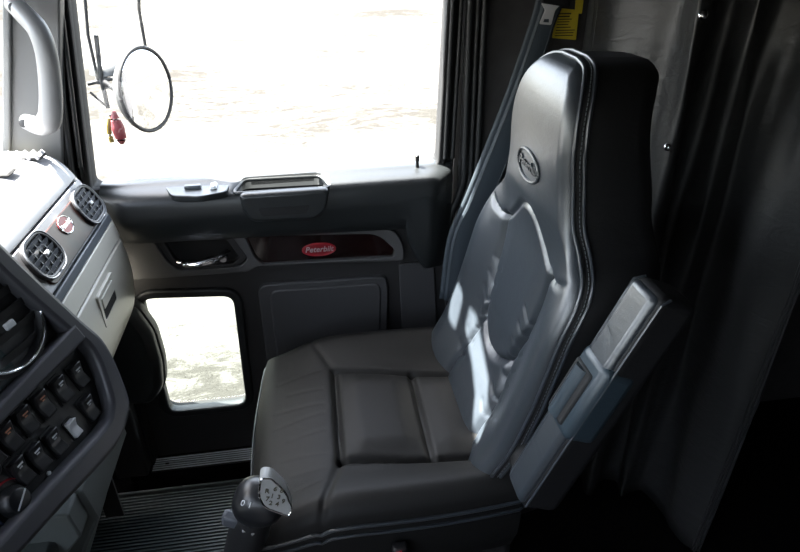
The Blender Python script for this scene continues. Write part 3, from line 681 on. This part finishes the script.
# pattern plate on the face toward the driver
pn = frn*.88+up_s*.44+side_*.20; pn /= np.linalg.norm(pn); pu_ = up_s-pn*np.dot(up_s, pn); pu_ /= np.linalg.norm(pu_); ps = np.cross(pu_, pn)
po_ = K+frn*.031+up_s*.010+side_*.010
pl = rounded([V(np.dot(q-po_, ps), np.dot(q-po_, pu_)) for q in [onp(px, py, po_+pn*.006, pn) for px, py in [(260, 478), (271, 478), (286, 492), (293, 510), (289, 517), (264, 508), (258, 496)]]], .010, 6)
PLC = sum(pl)/len(pl)
pp = plate('shift_plate', [pl], po_+pn*.006, ps, pu_, .024, M['plate'], kb, bevel=.002)
for s, a, b in (('R', -.013, .010), ('6', -.002, .015), ('8', .008, .013), ('1', -.004, .002), ('3', .006, .001), ('7', -.010, -.004), ('9', .014, -.006), ('2', -.004, -.011), ('4', .006, -.012)):
    text('plate_numeral', s, po_+pn*.0066+ps*(a*.9+PLC[0])+pu_*(b*.9+PLC[1]), ps, pu_, .010, M['ink'], pp, depth=.0003)
tube('plate_rim', [po_+pn*.0055+ps*p[0]+pu_*p[1] for p in offset(pl, .0008)], .0014, M['chrome'], pp, closed=True, seg=6)
for s, a in (('0', -.006), ('1', .004)):
    text('knob_numeral', s, K+up_s*.033+frn*.0225+side_*(-.014+a), side_, (up_s*.6-frn*.8), .011, M['icon'], kb, depth=.0004)
base = K+ax*.62
tube('shift_lever', [K+ax*.03, K+ax*.10, K+ax*.30, base], [.025, .031, .026, .018], M['strut'], gsx, seg=20)
c = K+ax*.058+frn*.021; vv, ff = boxd(c, (.020, .026, .010), rot(side_, up_s, frn)); mesh('range_switch', vv, ff, M['plate'], gsx, bevel=.003)
c = on(231, 519, 2, .655); vv, ff = boxd(c, (.026, .030, .016), rot(side_, up_s, frn)); mesh('splitter_button', vv, ff, M['lever'], gsx, bevel=.005, segs=3)
c2 = K+ax*.045; tube('button_arm', [c, (c+c2)/2, c2], .006, M['lever'], gsx, seg=10)
lathe('shift_boot', [(.075, 0), (.07, .02), (.045, .05), (.03, .08), (.022, .10)], (base[0], base[1], max(base[2]-.02, 0)), EZ, M['rubber'], gsx, seg=28)

# ------------------------------------------------------------------ passenger seat
seat = thing('passenger_seat', (.08, .935, 0), 'black leather passenger seat with high integrated headrest and embossed oval', 'seat')
YC = .935
def segdist(X, Y, P):
    d = np.full(X.shape, 1e9)
    for (a, b) in zip(P[:-1], P[1:]):
        a, b = np.array(a, float), np.array(b, float); ab = b-a; L2 = ab@ab
        t = np.clip(((X-a[0])*ab[0]+(Y-a[1])*ab[1])/L2, 0, 1); d = np.minimum(d, np.hypot(X-a[0]-t*ab[0], Y-a[1]-t*ab[1]))
    return d
def sm01(t): t = np.clip(t, 0, 1); return t*t*(3-2*t)
# cushion
NX, NY = 150, 150; x0, x1, y0, y1 = -.158, .345, .665, 1.205
U, Vv = np.meshgrid(np.linspace(-1, 1, NX), np.linspace(-1, 1, NY), indexing='ij')
def sq(u, v, k=.10): return u*np.sqrt(1-k*v*v)
kx = .14
X = (x0+x1)/2+(x1-x0)/2*sq(U, Vv, kx); Y = (y0+y1)/2+(y1-y0)/2*sq(Vv, U, .10)*(1-.035*(1-U)/2*(1))
du = np.minimum((1-np.abs(U))*(x1-x0)/2, (1-np.abs(Vv))*(y1-y0)/2); Re = .045
t = np.clip(1-du/Re, 0, 1); fall = Re*(1-np.sqrt(np.clip(1-t*t, 0, 1)))
Z = .548+.0*X
bol = sm01((np.abs(Y-YC)-.135)/.10); Z = Z+.022*bol*(1-.6*sm01((.05-X)/.15))
Z = Z-.035*sm01((.0-X)/.17)                       # waterfall front
Z = Z-.020*sm01((X-.05)/.25)*(1-bol)
seams = [[(.015, .80), (.020, 1.065), (.16, 1.045), (.34, 1.03)], [(.015, .80), (.14, .785), (.34, .785)], [(.185, .786), (.190, 1.042)], [(.015, .80), (-.02, .70), (-.03, .655)], [(.020, 1.065), (-.02, 1.15), (-.04, 1.22)]]
gd = [.012, .012, .011, .006, .003]
for P, g_ in zip(seams, gd):
    d = segdist(X, Y, P); Z = Z-g_*np.exp(-(d/.0075)**2)
cell = lambda a, b, lo, hi: sm01((a-lo)/.05)*sm01((hi-a)/.05)
Z = Z+.010*cell(X, 0, .018, .186)*cell(Y, 0, .795, 1.05)+.009*cell(X, 0, .190, .34)*cell(Y, 0, .79, 1.04)
for k in range(9):                                  # small wrinkles along the front bolster
    yy = .70+k*.045; d = segdist(X, Y, [(-.10+.02*math.sin(k*2), yy), (-.01, yy+.012*math.sin(k*1.7))]); Z = Z-.0008*np.exp(-(d/.004)**2)
Z = Z-fall
idx = lambda i, j: i*NY+j
vs = [V(X[i, j], Y[i, j], Z[i, j]) for i in range(NX) for j in range(NY)]
fs = [(idx(i, j), idx(i+1, j), idx(i+1, j+1), idx(i, j+1)) for i in range(NX-1) for j in range(NY-1)]
rim_i = [(i, 0) for i in range(NX)]+[(NX-1, j) for j in range(1, NY)]+[(i, NY-1) for i in range(NX-2, -1, -1)]+[(0, j) for j in range(NY-2, 0, -1)]
cx, cy = (x0+x1)/2, (y0+y1)/2
prev = [idx(*q) for q in rim_i]; nr = len(prev)
for dz, sc in ((-.03, 1.005), (-.07, 1.0), (-.11, .97), (-.125, .92)):
    st = len(vs)
    for (i, j) in rim_i: vs.append(V(cx+(X[i, j]-cx)*sc, cy+(Y[i, j]-cy)*sc, .505+dz+(.0 if X[i, j] > -.1 else .0)))
    cur = list(range(st, st+nr)); fs += [(prev[k], prev[(k+1) % nr], cur[(k+1) % nr], cur[k]) for k in range(nr)]; prev = cur
fs.append(tuple(prev))
cush = mesh('seat_cushion', vs, fs, M['leather_seat'], seat)
edge = [V(X[i, j], Y[i, j], Z[i, j]+.004)+V((X[i, j]-cx)*.006, (Y[i, j]-cy)*.006, -.004) for (i, j) in rim_i][::3]
tube('cushion_piping', edge, .0035, M['leather'], cush, closed=True, seg=8)
pipe2 = [e+V((e[0]-cx)*.004, (e[1]-cy)*.004, -.020) for e in edge]
tube('cushion_piping', pipe2, .003, M['leather'], cush, closed=True, seg=8)
def stitches(path, step, ln_, r, parent, name='stitching', m='thread'):
    path = [np.array(p) for p in path]; seg = [np.linalg.norm(b-a) for a, b in zip(path[:-1], path[1:])]; cum = np.concatenate([[0], np.cumsum(seg)])
    pts = np.array(path); at = lambda s: V(*[np.interp(s, cum, pts[:, k]) for k in range(3)])
    parts = []; s = 0.
    while s+ln_ < cum[-1]: parts.append(tubed([at(s), at(s+ln_)], r, 5)); s += step
    v, f = join(*parts); o = mesh(name, v, f, M[m], parent, smooth=False); return o
st = [e+V((e[0]-cx)*-.035, (e[1]-cy)*-.03, .0035+.004) for e in edge if e[0] < -.12]
# base pedestal and rails
ped = [(-.06, .12), (.26, .12), (.26, .30), (-.06, .30)]
extrude_y('seat_base', [(-.08, 0.001), (.30, 0.001), (.30, .10), (.24, .16), (.26, .36), (.31, .39), (-.10, .39), (-.06, .36), (-.04, .16), (-.08, .10)], .74, 1.13, M['matte'], seat, bevel=.01)
box('seat_skirt', (-.12, .69, .30), (.33, 1.18, .40), M['matte'], seat, bevel=.02)

# backrest
HW = [(.42, .205), (.50, .222), (.60, .232), (.78, .230), (.88, .225), (.93, .208), (.965, .174), (1.0, .148), (1.05, .135), (1.09, .129), (1.14, .122), (1.178, .110), (1.203, .092), (1.221, .064), (1.228, .026)]
XF = [(.42, .235), (.50, .245), (.56, .266), (.62, .296), (.70, .322), (.78, .342), (.88, .364), (.95, .374), (1.0, .371), (1.05, .370), (1.11, .366), (1.16, .370), (1.20, .383), (1.228, .403)]
def cint(z, T):
    P = smooth_path([V(*p) for p in T], 8); return np.interp(z, [p[0] for p in P], [p[1] for p in P])
NZ, NU = 210, 130; zt = .42+(1.228-.42)*np.linspace(0, 1, NZ); zt = np.concatenate([zt[zt < 1.178], 1.178+.05*np.sin(np.linspace(0, 1, 30)*math.pi/2)]); NZ = len(zt)
Uu = np.linspace(-1, 1, NU); Uu = np.sign(Uu)*(1-(1-np.abs(Uu))**1.15)
ZZ = np.repeat(zt[:, None], NU, 1); hw = cint(zt, HW)[:, None]; UU = Uu[None, :]*hw; xf = cint(zt, XF)[:, None]+0*UU
dedge = np.minimum(hw-np.abs(UU), (1.228-ZZ)*1.2); Rb = .022
t = np.clip(1-dedge/Rb, 0, 1); fall = Rb*(1-np.sqrt(np.clip(1-t*t, 0, 1)))
body = 1-sm01((ZZ-.83)/.18)                        # 1 below the headrest
bl_ = sm01((np.abs(UU)-.10)/.10)
XX = xf+fall*.9
XX = XX-.010*body*bl_+.020*body*(1-bl_)            # bolsters forward, centre back
XX = XX+.007*(1-body)*(np.abs(UU)/.13)**2            # headrest face crowned
XX = XX-.012*body*sm01((ZZ-.66)/.1)*(1-sm01((ZZ-.84)/.1))*(1-bl_)*0
SB = [
 ([(-.228, .955), (-.17, .912), (-.118, .905), (-.075, .935), (-.035, .968), (0, .978), (.035, .968), (.075, .935), (.118, .905), (.17, .912), (.228, .955)], .0065, .006),
 ([(-.118, .905), (-.110, .80), (-.085, .70), (-.100, .60), (-.105, .42)], .014, .0075),
 ([(.118, .905), (.110, .80), (.085, .70), (.100, .60), (.105, .42)], .014, .0075),
 ([(-.085, .70), (-.04, .672), (0, .664), (.04, .672), (.085, .70)], .012, .007)]
for P, g_, sg in SB:
    P2 = smooth_path([V(*p) for p in P], 6); d = segdist(UU, ZZ, P2); XX = XX+g_*np.exp(-(d/sg)**2)*sm01((dedge-.004)/.05)
inner = sm01((.115-np.abs(UU))/.06)
XX = XX-.005*inner*sm01((ZZ-.70)/.05)*sm01((.93-ZZ)/.08)-.008*inner*sm01((.66-ZZ)/.05)
for k in range(7):                                   # gathers along the bolster seams
    zz = .58+k*.035
    for sg in (-1, 1):
        d = segdist(UU, ZZ, [(sg*.098, zz), (sg*(.098-.028), zz+.02)]); XX = XX+.003*np.exp(-(d/.0035)**2)
        d = segdist(UU, ZZ, [(sg*.102, zz), (sg*(.102+.022), zz+.024)]); XX = XX+.002*np.exp(-(d/.0035)**2)
idx = lambda i, j: i*NU+j
vs = [V(XX[i, j], YC+UU[i, j], ZZ[i, j]+.20*fall[i, j]*0) for i in range(NZ) for j in range(NU)]
fs = [(idx(i, j), idx(i+1, j), idx(i+1, j+1), idx(i, j+1)) for i in range(NZ-1) for j in range(NU-1)]
rim_i = [(i, 0) for i in range(NZ)]+[(NZ-1, j) for j in range(1, NU)]+[(i, NU-1) for i in range(NZ-2, -1, -1)]+[(0, j) for j in range(NU-2, 0, -1)]
front = [idx(*q) for q in rim_i]
back = mesh('backrest', vs, fs, M['leather'], seat)
# the side and back cover of the backrest, in the shade-darkened leather
vs2 = []; fs2 = []; prev = None; nr = len(rim_i); cz = .84
TH_ = lambda z: .135-.02*sm01((z-1.0)/.2)
for k_, (f_, sc) in enumerate(((0, 1.0), (.04, 1.012), (.35, 1.012), (.75, 1.0), (.93, .97), (1.0, .90))):
    st_ = len(vs2)
    for (i, j) in rim_i:
        p = V(XX[i, j], YC+UU[i, j], ZZ[i, j]); c_ = V(p[0], YC, min(p[2], 1.10)); q = c_+(p-c_)*sc
        vs2.append(V(p[0]*(1-f_)+(cint(np.array([p[2]]), XF)[0]+.028+TH_(p[2]))*f_, q[1], q[2]))
    cur = list(range(st_, st_+nr))
    if prev: fs2 += [(prev[k], prev[(k+1) % nr], cur[(k+1) % nr], cur[k]) for k in range(nr)]
    prev = cur
# back face as strips across
half = [[] for _ in range(NZ)]
L_ = {q: prev[k] for k, q in enumerate(rim_i)}
for i in range(NZ-1): fs2.append((L_[(i, 0)], L_[(i+1, 0)], L_[(i+1, NU-1)], L_[(i, NU-1)]))
shell = mesh('backrest_shell', vs2, fs2, M['leather_shaded'], seat)
# twin piping round the front edge
rp_ = [V(XX[i, j], YC+UU[i, j], ZZ[i, j]) for (i, j) in rim_i if not (i == 0 and 0 < j < NU-1)]
def outw(p, d, dx):
    c_ = V(p[0], YC, min(p[2], 1.13)); n_ = (p-c_); n_[0] = 0; n_ /= (np.linalg.norm(n_)+1e-9); return p+n_*d+V(dx, 0, 0)
pa = [outw(p, .001, -.004) for p in rp_][::2]; pb = [outw(p, .004, .012) for p in rp_][::2]
tube('backrest_piping', pa, .0032, M['leather'], back, seg=8); tube('backrest_piping', pb, .0032, M['leather'], back, seg=8)
stitches([outw(p, .0045, .005) for p in rp_], .007, .0045, .0008, back)
# embossed oval on the headrest
ec = on(531, 165, 1, .925); ez0 = 1.052
def bx(u, z):
    i = int(np.argmin(np.abs(zt-z))); return float(np.interp(u, UU[i], XX[i]))
eo = []
for p in ellipse(0, 0, .050, .026, 44): eo.append(V(bx(-p[0], ez0+p[1])-.0015, YC-p[0], ez0+p[1]))
emb = tube('embossed_oval', eo, .0030, M['leather'], back, closed=True, seg=8)
tx = text('embossed_lettering', 'Peterbilt', (0, 0, 0), EX, EY, .026, M['leather'], None, depth=.0012, shear=.25, sx=.95)
for vv in tx.data.vertices:
    u, z, h = vv.co.x, vv.co.y, vv.co.z; vv.co = Vector((bx(-u, ez0+z)-.0015-h, YC-u, ez0+z))
tx.data.transform(Matrix.Translation(-worldloc(emb))); tx.parent = emb
# folded-up armrest on the near side
arm_t, arm_b = V(.440, .640, .985), V(.285, .640, .60); au = (arm_t-arm_b); AL_ = np.linalg.norm(au); au /= AL_
as_ = V(0, -1, 0); an = np.cross(au, as_); an = an if an[0] < 0 else -an
def armbox(s0, s1, w, d0, d1, m, name, parent, bev, segs=4, y=0.):
    c_ = arm_b+au*(s0+s1)/2+an*(d0+d1)/2+V(0, y, 0); v_, f_ = boxd(c_, (s1-s0, w, d1-d0), rot(au, V(0, 1, 0), an)); return mesh(name, v_, f_, m, parent, bevel=bev, segs=segs)
arm = armbox(0, AL_, .072, -.075, -.004, M['leather_shaded'], 'armrest', seat, .016)  # armrest body in the shade-darkened leather
armbox(.006, AL_-.006, .062, -.02, .001, M['leather'], 'armrest_pad', arm, .012)  # front face in the lighter leather, so it reads as lit
cuff = armbox(.150, .290, .078, -.055, .004, M['cuff'], 'armrest_cuff', arm, .016)
armbox(.165, .262, .050, -.01, .0075, M['matte'], 'cuff_opening', cuff, .004, 2, .006)
v1, f1 = tubed([arm_b+au*.168+an*.000+V(0, .008, 0), arm_b+au*.258+an*.000+V(0, .008, 0)], .016, 16); mesh('cuff_roll', v1, f1, M['cuff'], cuff)
for w_ in (-.037, .037):
    tube('armrest_piping', [arm_b+au*s+an*(-.010)+V(0, w_*1.0, 0) for s in np.linspace(.01, AL_-.012, 10)]+[arm_t-au*.002+an*(-.022)+V(0, w_*.9, 0)], .002, M['leather'], arm, seg=6)
lathe('armrest_pivot', [(.04, 0), (.04, .03), (.03, .035)], arm_b+au*.03-an*.05+V(0, .035, 0), V(0, 1, 0), M['matte'], seat, seg=24)
# belt buckle with the red button
c = on(399, 547, 1, .66)
bk = thing('belt_buckle', (c[0], .655, c[2]-.09), 'black belt buckle stalk with red button beside the seat, at the bottom edge', 'buckle')
box('buckle_stalk', (c[0]-.012, .648, c[2]-.16), (c[0]+.012, .660, c[2]-.02), M['matte'], bk, bevel=.003)
vv, ff = boxd((c[0], .652, c[2]-.012), (.026, .018, .055), None); mesh('buckle_body', vv, ff, M['black'], bk, bevel=.004)
vv, ff = boxd((c[0]+.001, .642, c[2]+.0), (.010, .006, .026), rot(V(.94, 0, .34), EY, V(-.34, 0, .94))); mesh('red_button', vv, ff, M['redplastic'], bk, bevel=.002)

# ------------------------------------------------------------------ mirrors outside
YM = 1.92
mc = on(147, 90, 1, YM); mr = np.linalg.norm(on(147, 49, 1, YM)-on(147, 131, 1, YM))/2
rm = thing('truck_mirror', (mc[0], YM, mc[2]), 'round convex mirror with dark rim on bracket outside the window', 'mirror')
vdir = (CAM-mc)/np.linalg.norm(CAM-mc)
pe = V(.95, .2, -.12); pe -= vdir*np.dot(pe, vdir); pe /= np.linalg.norm(pe); mn = vdir*.60+pe*.80
rimr = mr*.98
lathe('mirror_face', [(rimr*.97, 0), (rimr*.9, .006), (rimr*.6, .014), (rimr*.3, .018), (.001, .019)], mc, mn, M['mirror'], rm, seg=48)
lathe('mirror_shell', [(rimr, .002), (rimr*1.0, -.012), (rimr*.85, -.035), (rimr*.4, -.05), (.01, -.052)], mc-mn*.001, mn, M['mirrorback'], rm, seg=48)
a_ = np.cross(mn, EZ); a_ /= np.linalg.norm(a_); b2 = np.cross(mn, a_)
tube('mirror_rim', [mc+(a_*math.cos(t)+b2*math.sin(t))*rimr for t in np.linspace(0, 2*math.pi, 60, endpoint=False)], .0055, M['steel'], rm, closed=True, seg=8)
e1 = on(104, 82, 1, YM+.05)
tube('mirror_arm', smooth_path([mc-mn*.04, (mc+e1)/2+V(0, 0, -.03), e1], 5), .008, M['steel'], rm, seg=10)
m2 = thing('mirror_bracket', tuple(on(105, 95, 1, 2.0)), 'steel mirror bracket with domed grey mirror back, left of the round mirror', 'mirror bracket')
dc_ = on(110, 66, 1, 2.06)
vv, ff = lathed([(.060, 0), (.058, .015), (.045, .035), (.025, .048), (.003, .052)], (0, 0, 0), EZ, 32)
vv = [np.array(dc_)+V(q[0]*1.05, q[1], q[2]*.9-.02) for q in vv]; mesh('domed_shell', vv, ff, M['mirrorback'], m2)
def q3(px, py, y=2.0): return on(px, py, 1, y)
v, f = join(tubed([q3(88, 84), q3(104, 80), q3(118, 78)], .006), tubed([q3(96, 35), q3(101, 78), q3(108, 108)], .007), tubed([q3(90, 92), q3(106, 106)], .004), tubed([q3(103, 88), q3(117, 86), q3(119, 76)], .005), tubed([dc_, q3(104, 80)], .006))
mesh('bracket_tube', v, f, M['steel'], m2)
v, f = join(tubed([q3(137, -60), q3(139, 10), q3(146, 50)], .005))
mesh('support_rod', v, f, M['steel'], m2)
v, f = join(tubed([q3(80, -60), q3(88, 35), q3(99, 84)], .005)); mesh('support_rod', v, f, M['steel'], m2)
rl = thing('marker_light', tuple(q3(118, 128)), 'red teardrop marker light below the mirror bracket', 'marker light')
vs = []; rings = [(0, .004), (.02, .012), (.045, .018), (.07, .016), (.082, .004)]
pth = [q3(114, 111), q3(115, 118), q3(118, 128), q3(121, 138), q3(122, 144)]
tube('lens', smooth_path(pth, 4), list(np.interp(np.linspace(0, 4, 17), range(5), [.004, .013, .020, .017, .005])), M['lensred'], rl, seg=14)
tube('housing', smooth_path([q3(110, 118, 2.02), q3(109, 130, 2.02), q3(112, 142, 2.02)], 4), .008, M['lensyellow'], rl, seg=10)
tube('mount_arm', [q3(110, 114), q3(112, 120, 2.02)], .004, M['steel'], rl, seg=8)
